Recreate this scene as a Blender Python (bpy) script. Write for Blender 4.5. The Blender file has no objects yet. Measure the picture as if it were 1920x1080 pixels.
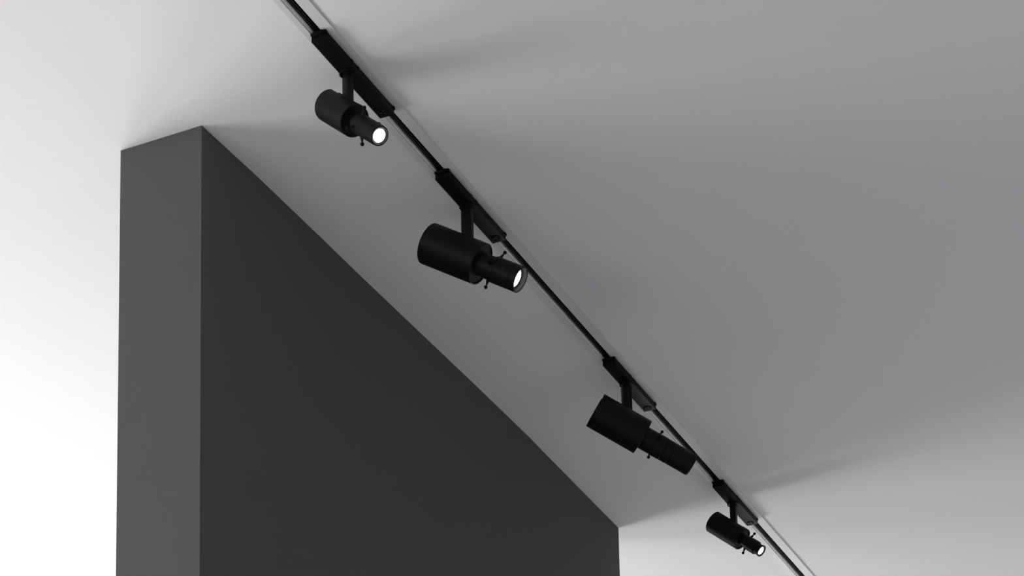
import bpy, bmesh, math, random
from mathutils import Matrix, Vector

scene = bpy.context.scene
COL = scene.collection
R = math.radians

# ------------------------------------------------------------------ camera
# world: +Y runs along the lighting track, +X to the right of it, Z up, metres
CAM_Z, CEIL = 1.5, 4.0
cam_data = bpy.data.cameras.new('camera')
cam = bpy.data.objects.new('camera', cam_data)
COL.objects.link(cam)
cam.location = (0, 0, CAM_Z)
cam.rotation_euler = (R(90 + 10.4098), 0, R(29.0105))
cam_data.sensor_fit = 'HORIZONTAL'
cam_data.sensor_width = 36
cam_data.lens = 83.469
cam_data.shift_x = 0.2500
cam_data.shift_y = 0.72509
cam_data.clip_start = 0.05
scene.camera = cam

# ------------------------------------------------------------------ world, daylight, exposure
world = bpy.data.worlds.new('overcast_sky')
scene.world = world
world.use_nodes = True
bg = world.node_tree.nodes['Background']
bg.inputs['Color'].default_value = (0.95, 0.97, 1.0, 1)
bg.inputs['Strength'].default_value = 1.2

X_LEFT, X_RIGHT, Y_BACK, Y_FAR = -4.6, 2.2, -2.6, 10.2
# windows: wall, start, end along the wall, sill, head, daylight watts, label
WINDOWS = [
    ('left', 1.55, 2.80, 1.70, 3.00, 42.0, 'square daylight window in side wall, the one next to the back wall'),
    ('left', 3.60, 5.00, 1.70, 3.00, 52.0, 'daylight window in side wall, the middle one facing the charcoal partition'),
    ('left', 5.40, 6.80, 1.70, 3.00, 57.0, 'daylight window in side wall, the one next to the far end wall'),
    ('back', -4.30, -2.20, 1.20, 3.00, 78.0, 'wide added window giving fill light from the back end wall'),  # added out of view to brighten the partition's end face
    ('far', -3.00, -1.00, 1.20, 3.00, 34.0, 'upright added window giving fill light from the far end wall'),  # added out of view to lift the shaded ceiling and long face
]
def window_frame_matrix(wall, a0, a1, z0):
    """local X along the wall, local Y into the room, origin at the sill centre on the inner wall face"""
    c = (a0 + a1) / 2
    if wall == 'left':
        return Matrix.Translation((X_LEFT, c, z0)) @ Matrix.Rotation(R(-90), 4, 'Z')
    if wall == 'back':
        return Matrix.Translation((c, Y_BACK, z0))
    return Matrix.Translation((c, Y_FAR, z0)) @ Matrix.Rotation(R(180), 4, 'Z')
for wall, a0, a1, z0, z1, watts, _ in WINDOWS:
    ld = bpy.data.lights.new('window_daylight', 'AREA')  # in the back and far walls this is added fill light
    ld.shape = 'RECTANGLE'
    ld.size = a1 - a0 - 0.1
    ld.size_y = z1 - z0 - 0.1
    ld.energy = watts
    ld.color = (1.0, 0.985, 0.975)
    lo = bpy.data.objects.new('window_daylight', ld)
    COL.objects.link(lo)
    lo.matrix_world = window_frame_matrix(wall, a0, a1, z0) @ Matrix.Translation((0, 0.015, (z1 - z0) / 2)) @ Matrix.Rotation(R(90), 4, 'X')

vs = scene.view_settings
scene.display_settings.display_device = 'sRGB'
vs.view_transform = 'Standard'
vs.look = 'None'
vs.gamma = 1.0
vs.use_curve_mapping = False
vs.exposure = 0.0

# ------------------------------------------------------------------ materials
def material(name, color, rough=0.5, metal=0.0, spec=0.5, bump=0.0, scale=60.0, vary=0.0, detail=3.0):
    m = bpy.data.materials.new(name)
    m.use_nodes = True
    nt = m.node_tree
    b = nt.nodes['Principled BSDF']
    b.inputs['Base Color'].default_value = (*color, 1)
    b.inputs['Roughness'].default_value = rough
    b.inputs['Metallic'].default_value = metal
    b.inputs['Specular IOR Level'].default_value = spec
    if bump or vary:
        tc = nt.nodes.new('ShaderNodeTexCoord')
        nz = nt.nodes.new('ShaderNodeTexNoise')
        nz.inputs['Scale'].default_value = scale
        nz.inputs['Detail'].default_value = detail
        nt.links.new(tc.outputs['Object'], nz.inputs['Vector'])
        if bump:
            bp = nt.nodes.new('ShaderNodeBump')
            bp.inputs['Strength'].default_value = bump
            bp.inputs['Distance'].default_value = 0.002
            nt.links.new(nz.outputs['Fac'], bp.inputs['Height'])
            nt.links.new(bp.outputs['Normal'], b.inputs['Normal'])
        if vary:
            mx = nt.nodes.new('ShaderNodeMix')
            mx.data_type = 'RGBA'
            mx.inputs['A'].default_value = (*[c * (1 - vary) for c in color], 1)
            mx.inputs['B'].default_value = (*[min(1, c * (1 + vary)) for c in color], 1)
            nt.links.new(nz.outputs['Fac'], mx.inputs['Factor'])
            nt.links.new(mx.outputs['Result'], b.inputs['Base Color'])
    return m

def emission(name, color, strength):
    m = bpy.data.materials.new(name)
    m.use_nodes = True
    nt = m.node_tree
    nt.nodes.remove(nt.nodes['Principled BSDF'])
    e = nt.nodes.new('ShaderNodeEmission')
    e.inputs['Color'].default_value = (*color, 1)
    e.inputs['Strength'].default_value = strength
    nt.links.new(e.outputs['Emission'], nt.nodes['Material Output'].inputs['Surface'])
    return m

M = dict(
    ceiling=material('ceiling_paint', (0.80, 0.79, 0.805), 0.9, spec=0.2, bump=0.12, scale=220, vary=0.01),
    plaster=material('wall_plaster', (0.80, 0.80, 0.83), 0.9, spec=0.2, bump=0.1, scale=200, vary=0.01),
    grey_plaster=material('grey_wall_plaster', (0.46, 0.46, 0.48), 0.9, spec=0.2, bump=0.1, scale=200, vary=0.01),
    partition=material('charcoal_paint', (0.099, 0.0975, 0.1005), 0.85, spec=0.2, bump=0.12, scale=240, vary=0.03),
    floor=material('concrete_floor', (0.50, 0.50, 0.51), 0.6, bump=0.05, scale=12, vary=0.08),
    track=material('white_powder_coat', (0.70, 0.695, 0.70), 0.45, spec=0.4, bump=0.02, scale=400),
    bright_lip=material('lighter_lip', (0.92, 0.915, 0.92), 0.35, spec=0.5),  # lip colour lighter than the flanges
    channel=material('black_track_insert', (0.006, 0.006, 0.0065), 0.45, spec=0.3),
    rail=material('channel_rib', (0.10, 0.095, 0.10), 0.35, spec=0.5),
    black=material('black_powder_coat', (0.0045, 0.0043, 0.0046), 0.5, spec=0.17, bump=0.05, scale=900),
    plastic=material('black_plastic', (0.0035, 0.0035, 0.0037), 0.6, spec=0.10),
    steel=material('dark_steel', (0.09, 0.09, 0.095), 0.4, metal=0.8),
    frame=material('window_frame_paint', (0.72, 0.72, 0.72), 0.5),
    lens=emission('lit_lens', (1.0, 0.985, 0.96), 9.0),
)
glass = material('window_glass', (1, 1, 1), 0.0)
glass.node_tree.nodes['Principled BSDF'].inputs['Transmission Weight'].default_value = 1.0
M['glass'] = glass
lens_glass = material('lens_rim_glass', (0.10, 0.12, 0.14), 0.12, spec=0.8)
M['lens_glass'] = lens_glass

# ------------------------------------------------------------------ helpers
def link_mesh(name, bm, mat, parent=None, matrix=None, smooth=None):
    bmesh.ops.recalc_face_normals(bm, faces=bm.faces)
    me = bpy.data.meshes.new(name)
    if smooth is not None:
        for f in bm.faces:
            f.smooth = True
    bm.to_mesh(me)
    bm.free()
    if smooth is not None:
        me.set_sharp_from_angle(angle=R(smooth))
    me.materials.append(mat)
    o = bpy.data.objects.new(name, me)
    COL.objects.link(o)
    o.parent = parent
    if matrix is not None:
        o.matrix_basis = matrix
    return o

def tag(o, label, cat=None, group=None, kind=None):
    o['label'] = label
    if cat:
        o['category'] = cat
    if group:
        o['group'] = group
    if kind:
        o['kind'] = kind
    return o

def add_box(bm, lo, hi, bevel=0.0, seg=2):
    r = bmesh.ops.create_cube(bm, size=1.0)
    vs_ = r['verts']
    for v in vs_:
        v.co = Vector([lo[i] + (v.co[i] + 0.5) * (hi[i] - lo[i]) for i in range(3)])
    if bevel:
        es = list({e for v in vs_ for e in v.link_edges})
        bmesh.ops.bevel(bm, geom=es, offset=bevel, segments=seg, affect='EDGES', profile=0.5)

def box(lo, hi, bevel=0.0, seg=2):
    bm = bmesh.new()
    add_box(bm, lo, hi, bevel, seg)
    return bm

def add_lathe(bm, prof, seg=48, m=None):
    """profile of (axial, radius) pairs revolved about local X; radius 0 closes an end"""
    rings = []
    for x, r in prof:
        if r <= 1e-6:
            rings.append([bm.verts.new((x, 0, 0))])
        else:
            rings.append([bm.verts.new((x, r * math.cos(2 * math.pi * k / seg), r * math.sin(2 * math.pi * k / seg))) for k in range(seg)])
    for a, b in zip(rings, rings[1:]):
        for k in range(seg):
            k2 = (k + 1) % seg
            if len(a) == 1 and len(b) == 1:
                continue
            if len(a) == 1:
                bm.faces.new((a[0], b[k2], b[k]))
            elif len(b) == 1:
                bm.faces.new((a[k], a[k2], b[0]))
            else:
                bm.faces.new((a[k], a[k2], b[k2], b[k]))
    if m is not None:
        bmesh.ops.transform(bm, matrix=m, verts=[v for ring in rings for v in ring])

def lathe(prof, seg=48, m=None):
    bm = bmesh.new()
    add_lathe(bm, prof, seg, m)
    return bm

def extrude_profile(pts, y0, y1, closed=True):
    """closed (x, z) outline extruded along Y"""
    bm = bmesh.new()
    a = [bm.verts.new((x, y0, z)) for x, z in pts]
    b = [bm.verts.new((x, y1, z)) for x, z in pts]
    n = len(pts)
    for k in range(n):
        bm.faces.new((a[k], a[(k + 1) % n], b[(k + 1) % n], b[k]))
    bm.faces.new(a)
    bm.faces.new(b[::-1])
    return bm

# ------------------------------------------------------------------ setting
XT = -1.752                      # track centre line
# ceiling with the long recess that takes the track body
t = 0.16
ceil_pts = [(X_LEFT - 0.3, CEIL), (XT - 0.021, CEIL), (XT - 0.021, CEIL + 0.05), (XT + 0.021, CEIL + 0.05),
            (XT + 0.021, CEIL), (X_RIGHT + 0.2, CEIL), (X_RIGHT + 0.2, CEIL + t), (X_LEFT - 0.3, CEIL + t)]
o = link_mesh('ceiling', extrude_profile(ceil_pts, Y_BACK - 0.2, Y_FAR + 0.2), M['ceiling'])
tag(o, 'smooth white painted ceiling above the dark partition wall', 'ceiling', kind='structure')

o = link_mesh('floor', box((X_LEFT - 0.3, Y_BACK - 0.2, -0.2), (X_RIGHT + 0.2, Y_FAR + 0.2, 0)), M['floor'])
tag(o, 'grey concrete floor of the gallery room', 'floor', kind='structure')

o = link_mesh('wall_right', box((X_RIGHT, Y_BACK - 0.2, 0), (X_RIGHT + 0.2, Y_FAR + 0.2, CEIL)), M['grey_plaster'])
tag(o, 'plain mid grey wall opposite the side windows', 'wall', kind='structure')
def holed_wall(name, wall, lo, hi, axis, label):
    """wall slab from lo to hi with the openings of its windows left free (axis: 0 along X, 1 along Y)"""
    ws = sorted(w for w in WINDOWS if w[0] == wall)
    bm = bmesh.new()
    def piece(a0, a1, z0, z1):
        l, h = list(lo), list(hi)
        l[axis], h[axis], l[2], h[2] = a0, a1, z0, z1
        add_box(bm, l, h)
    z0, z1 = ws[0][3], ws[0][4]
    piece(lo[axis], hi[axis], lo[2], z0)
    piece(lo[axis], hi[axis], z1, hi[2])
    edges = [lo[axis]] + [v for w in ws for v in w[1:3]] + [hi[axis]]
    for k in range(0, len(edges), 2):
        piece(edges[k], edges[k + 1], z0, z1)
    tag(link_mesh(name, bm, M['plaster']), label, 'wall', kind='structure')

holed_wall('wall_far', 'far', (X_LEFT, Y_FAR, 0), (X_RIGHT, Y_FAR + 0.2, CEIL), 0, 'plain pale end wall beyond the dark partition, with one added window')
holed_wall('wall_back', 'back', (X_LEFT, Y_BACK - 0.2, 0), (X_RIGHT, Y_BACK, CEIL), 0, 'plain pale end wall with one wide added window')
holed_wall('wall_left', 'left', (X_LEFT - 0.2, Y_BACK - 0.2, 0), (X_LEFT, Y_FAR + 0.2, CEIL), 1, 'pale side wall pierced by three windows')

for wi, (wall, a0, a1, z0, z1, watts, wlabel) in enumerate(WINDOWS):
    root = bpy.data.objects.new('window_%d' % (wi + 1), None)
    COL.objects.link(root)
    root.matrix_world = window_frame_matrix(wall, a0, a1, z0) @ Matrix.Translation((0, -0.1, 0))
    tag(root, wlabel, 'window', kind='structure')
    w2, hh = (a1 - a0) / 2, z1 - z0
    bm = bmesh.new()
    add_box(bm, (-w2, -0.04, 0), (w2, 0.04, 0.06))
    add_box(bm, (-w2, -0.04, hh - 0.06), (w2, 0.04, hh))
    add_box(bm, (-w2, -0.04, 0.06), (-w2 + 0.06, 0.04, hh - 0.06))
    add_box(bm, (w2 - 0.06, -0.04, 0.06), (w2, 0.04, hh - 0.06))
    link_mesh('window_frame', bm, M['frame'], root)
    link_mesh('mullion', box((-0.03, -0.03, 0.06), (0.03, 0.03, hh - 0.06)), M['frame'], root)
    link_mesh('pane', box((-w2 + 0.06, -0.005, 0.06), (-0.03, 0.005, hh - 0.06)), M['glass'], root)
    link_mesh('pane', box((0.03, -0.005, 0.06), (w2 - 0.06, 0.005, hh - 0.06)), M['glass'], root)

# free-standing partition; its long face bows by a few millimetres like hand-finished plaster
bow = [(-2.0860, 3.549), (-2.0815, 3.757), (-2.0808, 4.040), (-2.0810, 4.225), (-2.0795, 4.53), (-2.0778, 4.775),
       (-2.0775, 5.14), (-2.0800, 5.24), (-2.0870, 5.667), (-2.0888, 5.790)]
outline = bow + [(-2.2670, 5.790), (-2.2670, 3.549)]
bm = bmesh.new()
lo_ = [bm.verts.new((x, y, 0)) for x, y in outline]
hi_ = [bm.verts.new((x, y, CEIL)) for x, y in outline]
n = len(outline)
for k in range(n):
    bm.faces.new((lo_[k], lo_[(k + 1) % n], hi_[(k + 1) % n], hi_[k]))
bm.faces.new(lo_[::-1])
bm.faces.new(hi_)
o = link_mesh('wall_middle', bm, M['partition'], smooth=20)
tag(o, 'charcoal grey painted partition wall standing free up to the ceiling', 'wall', kind='structure')

# ------------------------------------------------------------------ lighting track
track = bpy.data.objects.new('lighting_track', None)
COL.objects.link(track)
track.location = (XT, 0, CEIL)
tag(track, 'white recessed lighting track with black slot running along the ceiling', 'track')
TY0, TY1 = Y_BACK + 0.002, Y_FAR - 0.002
# white housing: flanges, keyed left lip and slot walls as one extrusion (x, z about the ceiling plane)
FL = -0.0030
left_half = [(-0.0275, 0.0), (-0.0275, FL), (-0.0160, FL), (-0.0160, FL + 0.0022), (-0.0138, FL + 0.0022),
             (-0.0138, 0.0006), (-0.0190, 0.0006), (-0.0190, 0.0)]
link_mesh('flange', extrude_profile(left_half, TY0, TY1), M['track'], track)
inner_lip = [(-0.0139, FL + 0.0023), (-0.0128, FL + 0.0027), (-0.0128, 0.0030), (-0.0136, 0.0040), (-0.0136, 0.0066), (-0.0188, 0.0066), (-0.0188, 0.0008), (-0.0139, 0.0008)]
link_mesh('inner_lip', extrude_profile(inner_lip, TY0, TY1), M['bright_lip'], track)
right_half = [(0.0275, 0.0), (0.0275, FL), (0.0060, FL), (0.0060, 0.0065), (0.0190, 0.0065), (0.0190, 0.0)]
link_mesh('flange', extrude_profile(right_half, TY0, TY1), M['track'], track)
insert = [(-0.0195, 0.0068), (-0.0138, 0.0068), (-0.0138, 0.030), (0.0120, 0.030), (0.0120, 0.0068), (0.0195, 0.0068),
          (0.0195, 0.045), (-0.0195, 0.045)]
ins = link_mesh('channel_insert', extrude_profile(insert, TY0, TY1), M['channel'], track)
for z in (0.0095, 0.0165):
    link_mesh('contact_rib', extrude_profile([(-0.0138, z), (-0.0120, z), (-0.0120, z + 0.0016), (-0.0138, z + 0.0016)], TY0, TY1), M['rail'], ins)

# ------------------------------------------------------------------ track spotlights
def carve(bm, cutter_bm):
    """bm minus cutter, returned as a new bmesh"""
    objs = []
    for nm, b in (('carve_solid', bm), ('carve_tool', cutter_bm)):
        bmesh.ops.recalc_face_normals(b, faces=b.faces)
        me = bpy.data.meshes.new(nm)
        b.to_mesh(me)
        b.free()
        ob = bpy.data.objects.new(nm, me)
        COL.objects.link(ob)
        objs.append(ob)
    md = objs[0].modifiers.new('cut', 'BOOLEAN')
    md.operation = 'DIFFERENCE'
    md.object = objs[1]
    md.solver = 'EXACT'
    bpy.context.view_layer.update()
    dg = bpy.context.evaluated_depsgraph_get()
    res = bpy.data.meshes.new_from_object(objs[0].evaluated_get(dg))
    out = bmesh.new()
    out.from_mesh(res)
    for ob in objs:
        me = ob.data
        bpy.data.objects.remove(ob)
        bpy.data.meshes.remove(me)
    bpy.data.meshes.remove(res)
    return out

UPX = Matrix.Rotation(R(90), 4, 'Y')      # lathe axis X -> pointing down (-Z)

def spotlight(label, y, disc_off, yaw, pitch, body_r, body_l, arm_drop, pivot_s, arm_a, arm_b, snout, pin_x, pin_r, pin_len, pin_roll, lens_x, lens_r, rim_r, watts):
    """y: centre of the swivel disc on the track; yaw from +Y towards +X; arm_drop: pivot below the ceiling"""
    root = bpy.data.objects.new('track_spotlight', None)
    COL.objects.link(root)
    root.location = (XT, y, CEIL)
    tag(root, label, 'spotlight', 'black framing spotlights on the ceiling track')
    # adapter in the track: long slim box below the flange
    A0, A1 = disc_off[0], disc_off[1]
    hw = 0.0148
    ZT, ZB = FL - 0.0004, -0.0192
    ad = link_mesh('adapter', box((-hw, A0 + 0.002, ZB), (hw, A1 - 0.002, ZB + 0.0095), 0.0009), M['plastic'], root, smooth=35)
    bm = bmesh.new()
    add_box(bm, (-hw + 0.0008, A0 + 0.006, ZB + 0.0090), (hw - 0.0008, A1 - 0.006, ZT), 0.0006)
    add_box(bm, (-0.0095, A0 - 0.004, ZB + 0.0098), (0.0095, A0 + 0.010, ZT - 0.0004), 0.0008)
    link_mesh('adapter_cover', bm, M['plastic'], ad, smooth=35)
    link_mesh('end_clip', box((-0.0155, A0 - 0.001, ZT - 0.0045), (0.0155, A0 + 0.007, ZT), 0.0008), M['plastic'], ad, smooth=35)
    link_mesh('end_clip', box((-0.0155, A1 - 0.008, ZT - 0.0055), (0.0158, A1 + 0.0005, ZT), 0.0008), M['plastic'], ad, smooth=35)
    # contact spine that reaches up into the slot
    link_mesh('contact_spine', box((-0.0055, A0 + 0.010, ZT), (0.0050, A1 - 0.012, 0.018)), M['plastic'], ad)
    # locking levers on the flank
    for dy in (-0.012, 0.014):
        link_mesh('locking_lever', box((hw - 0.0006, dy - 0.0035, ZB + 0.0065), (hw + 0.0009, dy + 0.0035, ZT - 0.0012), 0.0004), M['plastic'], ad)
    # phase selector dial near the far end, on the underside
    dm = Matrix.Translation((0, A1 - 0.020, ZB)) @ UPX
    dial = link_mesh('selector_dial', lathe([(-0.001, 0.0), (-0.001, 0.0102), (0.0010, 0.0098), (0.0012, 0.0086), (0.0004, 0.0082), (0.0004, 0.0)], 32, dm), M['plastic'], ad, smooth=30)
    for k in range(6):
        mm = Matrix.Translation((0, A1 - 0.020, ZB - 0.0008)) @ Matrix.Rotation(k * math.pi / 3, 4, 'Z')
        bmr = box((0.0026, -0.0011, -0.0005), (0.0076, 0.0011, 0.0006))
        bmesh.ops.transform(bmr, matrix=mm, verts=bmr.verts)
        link_mesh('dial_mark', bmr, M['steel'] if k % 2 else M['black'], ad)
    # swivel disc
    sw = link_mesh('swivel_disc', lathe([(-0.0010, 0), (-0.0010, 0.0158), (0.0034, 0.0158), (0.0040, 0.0152), (0.0040, 0.0120), (0.0034, 0.0116), (0.0034, 0)], 40,
                                       Matrix.Translation((0, 0, ZB)) @ UPX), M['plastic'], root, smooth=35)
    link_mesh('swivel_neck', lathe([(0.002, 0), (0.002, 0.0088), (0.0085, 0.0088), (0.0090, 0.0082), (0.0090, 0)], 32, Matrix.Translation((0, 0, ZB)) @ UPX), M['plastic'], sw, smooth=35)
    # arm, square bar turned with the head
    yawm = Matrix.Rotation(-R(yaw) + R(90), 4, 'Z')      # local X -> horizontal aim direction
    arm_top = ZB - 0.0080
    bm = box((-arm_a / 2, -arm_b / 2, -arm_drop - 0.004), (arm_a / 2, arm_b / 2, arm_top), 0.0016, 2)
    link_mesh('arm', bm, M['black'], root, yawm, smooth=40)
    # head frame: local X = optical axis, Z = up normal, origin at pivot
    head = Matrix.Translation((0, 0, -arm_drop)) @ yawm @ Matrix.Rotation(-R(pitch), 4, 'Y')
    xr, xf = -(body_l / 2 + pivot_s), body_l / 2 - pivot_s
    c = 0.0012
    solid = lathe([(xr + 0.002, 0), (xr + 0.002, body_r - 0.004), (xr, body_r - 0.0035), (xr, body_r - c), (xr + c * 0.8, body_r),
                   (xf - c * 0.6, body_r), (xf, body_r - c * 0.8), (xf, body_r - 0.0022), (xf - 0.0022, body_r - 0.0030), (xf - 0.0022, 0)], 72)
    slot = box((xr - 0.01, -arm_b / 2 - 0.0015, -0.006), (arm_a * 0.5 + 0.004, arm_b / 2 + 0.0015, body_r + 0.02))
    body = link_mesh('lamp_body', carve(solid, slot), M['black'], root, head, smooth=30)
    link_mesh('pivot_pin', lathe([(-arm_b / 2 - 0.002, 0), (-arm_b / 2 - 0.002, 0.004), (arm_b / 2 + 0.002, 0.004), (arm_b / 2 + 0.002, 0)], 20, Matrix.Rotation(R(90), 4, 'Z')),
              M['steel'], root, head, smooth=30)
    # lens tube in its sections
    fm = head @ Matrix.Translation((xf, 0, 0))
    for nm, prof in snout:
        link_mesh(nm, lathe(prof, 56), M['black'], root, fm, smooth=28)
    # shutter handles with ball ends
    for k in range(4):
        pm = fm @ Matrix.Translation((pin_x, 0, 0)) @ Matrix.Rotation(R(pin_roll + 90 * k), 4, 'X') @ Matrix.Rotation(R(-90 + 12), 4, 'Y')
        # stalk axis = local X (radial, leaning slightly forward)
        st = link_mesh('shutter_handle', lathe([(pin_r - 0.004, 0), (pin_r - 0.004, 0.0040), (pin_r + 0.002, 0.0036), (pin_r + pin_len - 0.002, 0.0011), (pin_r + pin_len, 0)], 14), M['black'], root, pm, smooth=30)
        ball = [(pin_r + pin_len - 0.0037 * math.cos(math.pi * j / 8), 0.0037 * math.sin(math.pi * j / 8)) for j in range(9)]
        link_mesh('ball_knob', lathe(ball, 16), M['plastic'], st, smooth=60)
    # lit lens inside the front rim
    ln = link_mesh('lens', lathe([(lens_x, 0), (lens_x, rim_r)], 40), M['lens_glass'], root, fm, smooth=30)
    dome = [(lens_x + 0.0004 + 0.0016 * math.cos(math.pi / 2 * j / 6), lens_r * math.sin(math.pi / 2 * j / 6)) for j in range(7)]
    link_mesh('lit_glass', lathe(dome + [(lens_x + 0.0003, lens_r)], 40), M['lens'], ln, smooth=60)
    # the lamp's own beam
    sd = bpy.data.lights.new('spotlight_beam', 'SPOT')
    sd.energy = watts
    sd.spot_size = R(26)
    sd.spot_blend = 0.3
    sd.shadow_soft_size = lens_r * 0.8
    sd.color = (1.0, 0.96, 0.92)
    so = bpy.data.objects.new('spotlight_beam', sd)
    COL.objects.link(so)
    so.parent = root
    so.matrix_basis = fm @ Matrix.Translation((lens_x + 0.012, 0, 0)) @ Matrix.Rotation(R(-90), 4, 'Y')
    return root

def tube(x0, x1, r0, r1=None, ch=0.0006):
    r1 = r0 if r1 is None else r1
    return [(x0, 0), (x0, r0 - ch), (x0 + ch, r0), (x1 - ch, r1), (x1, r1 - ch), (x1, 0)]

def hood(x0, x1, r0, r1, rin, depth):
    ch = 0.0006
    return [(x0, 0), (x0, r0 - ch), (x0 + ch, r0), (x1 - ch, r1), (x1, r1 - ch), (x1, rin + 0.0004), (x1 - 0.0006, rin), (x1 - depth, rin - 0.0006), (x1 - depth, 0)]

LARGE = dict(body_r=0.0412, body_l=0.127, arm_a=0.0215, arm_b=0.0180)
SMALL = dict(body_r=0.0290, body_l=0.103, arm_a=0.0160, arm_b=0.0150)

spotlight('small black spotlight with long plain barrel and a full round glowing lens', y=3.502, disc_off=(-0.116, 0.165),
          yaw=115.3, pitch=-42.1, arm_drop=0.107, pivot_s=0.026, **SMALL,
          snout=[('neck', tube(-0.006, 0.022, 0.0125)), ('shutter_ring', tube(0.018, 0.034, 0.0185)),
                 ('barrel', tube(0.0335, 0.088, 0.0182)), ('front_rim', hood(0.0875, 0.096, 0.0182, 0.0176, 0.0150, 0.0035))],
          pin_x=0.026, pin_r=0.0175, pin_len=0.015, pin_roll=24, lens_x=0.0930, lens_r=0.0118, rim_r=0.0146, watts=620)

spotlight('large black spotlight with wide cylinder body, glowing lens and two ball handles showing', y=4.030, disc_off=(-0.122, 0.165),
          yaw=83.0, pitch=-31.7, arm_drop=0.134, pivot_s=0.032, **LARGE,
          snout=[('neck', tube(-0.006, 0.031, 0.0232)), ('shutter_ring', tube(0.0305, 0.040, 0.0258)),
                 ('barrel', tube(0.0402, 0.078, 0.0258)), ('front_rim', hood(0.0785, 0.094, 0.0258, 0.0262, 0.0230, 0.0115))],
          pin_x=0.026, pin_r=0.0245, pin_len=0.015, pin_roll=0, lens_x=0.0830, lens_r=0.0172, rim_r=0.0222, watts=620)

spotlight('large black spotlight with extended ringed barrel, its lens facing away out of sight', y=4.938, disc_off=(-0.116, 0.165),
          yaw=53.0, pitch=-28.3, arm_drop=0.130, pivot_s=0.023, **LARGE,
          snout=[('neck', tube(-0.006, 0.030, 0.0262)), ('shutter_ring', tube(0.0304, 0.056, 0.0266)),
                 ('barrel', tube(0.0566, 0.076, 0.0260)), ('focus_ring', tube(0.0768, 0.129, 0.0258)), ('front_rim', hood(0.1285, 0.133, 0.0258, 0.0245, 0.0215, 0.003))],
          pin_x=0.026, pin_r=0.0245, pin_len=0.013, pin_roll=0, lens_x=0.1305, lens_r=0.0170, rim_r=0.0212, watts=620)

spotlight('small black spotlight with short stepped barrel and narrow glowing lens hood', y=5.736, disc_off=(-0.126, 0.168),
          yaw=93.9, pitch=-40.5, arm_drop=0.105, pivot_s=0.023, **SMALL,
          snout=[('neck', tube(-0.006, 0.014, 0.0148)), ('shutter_ring', tube(0.0135, 0.027, 0.0162)),
                 ('barrel', tube(0.0275, 0.049, 0.0176)), ('focus_ring', tube(0.0485, 0.058, 0.0142)), ('front_rim', hood(0.0575, 0.067, 0.0145, 0.0158, 0.0136, 0.004))],
          pin_x=0.016, pin_r=0.0150, pin_len=0.0135, pin_roll=8, lens_x=0.0634, lens_r=0.0100, rim_r=0.0132, watts=620)
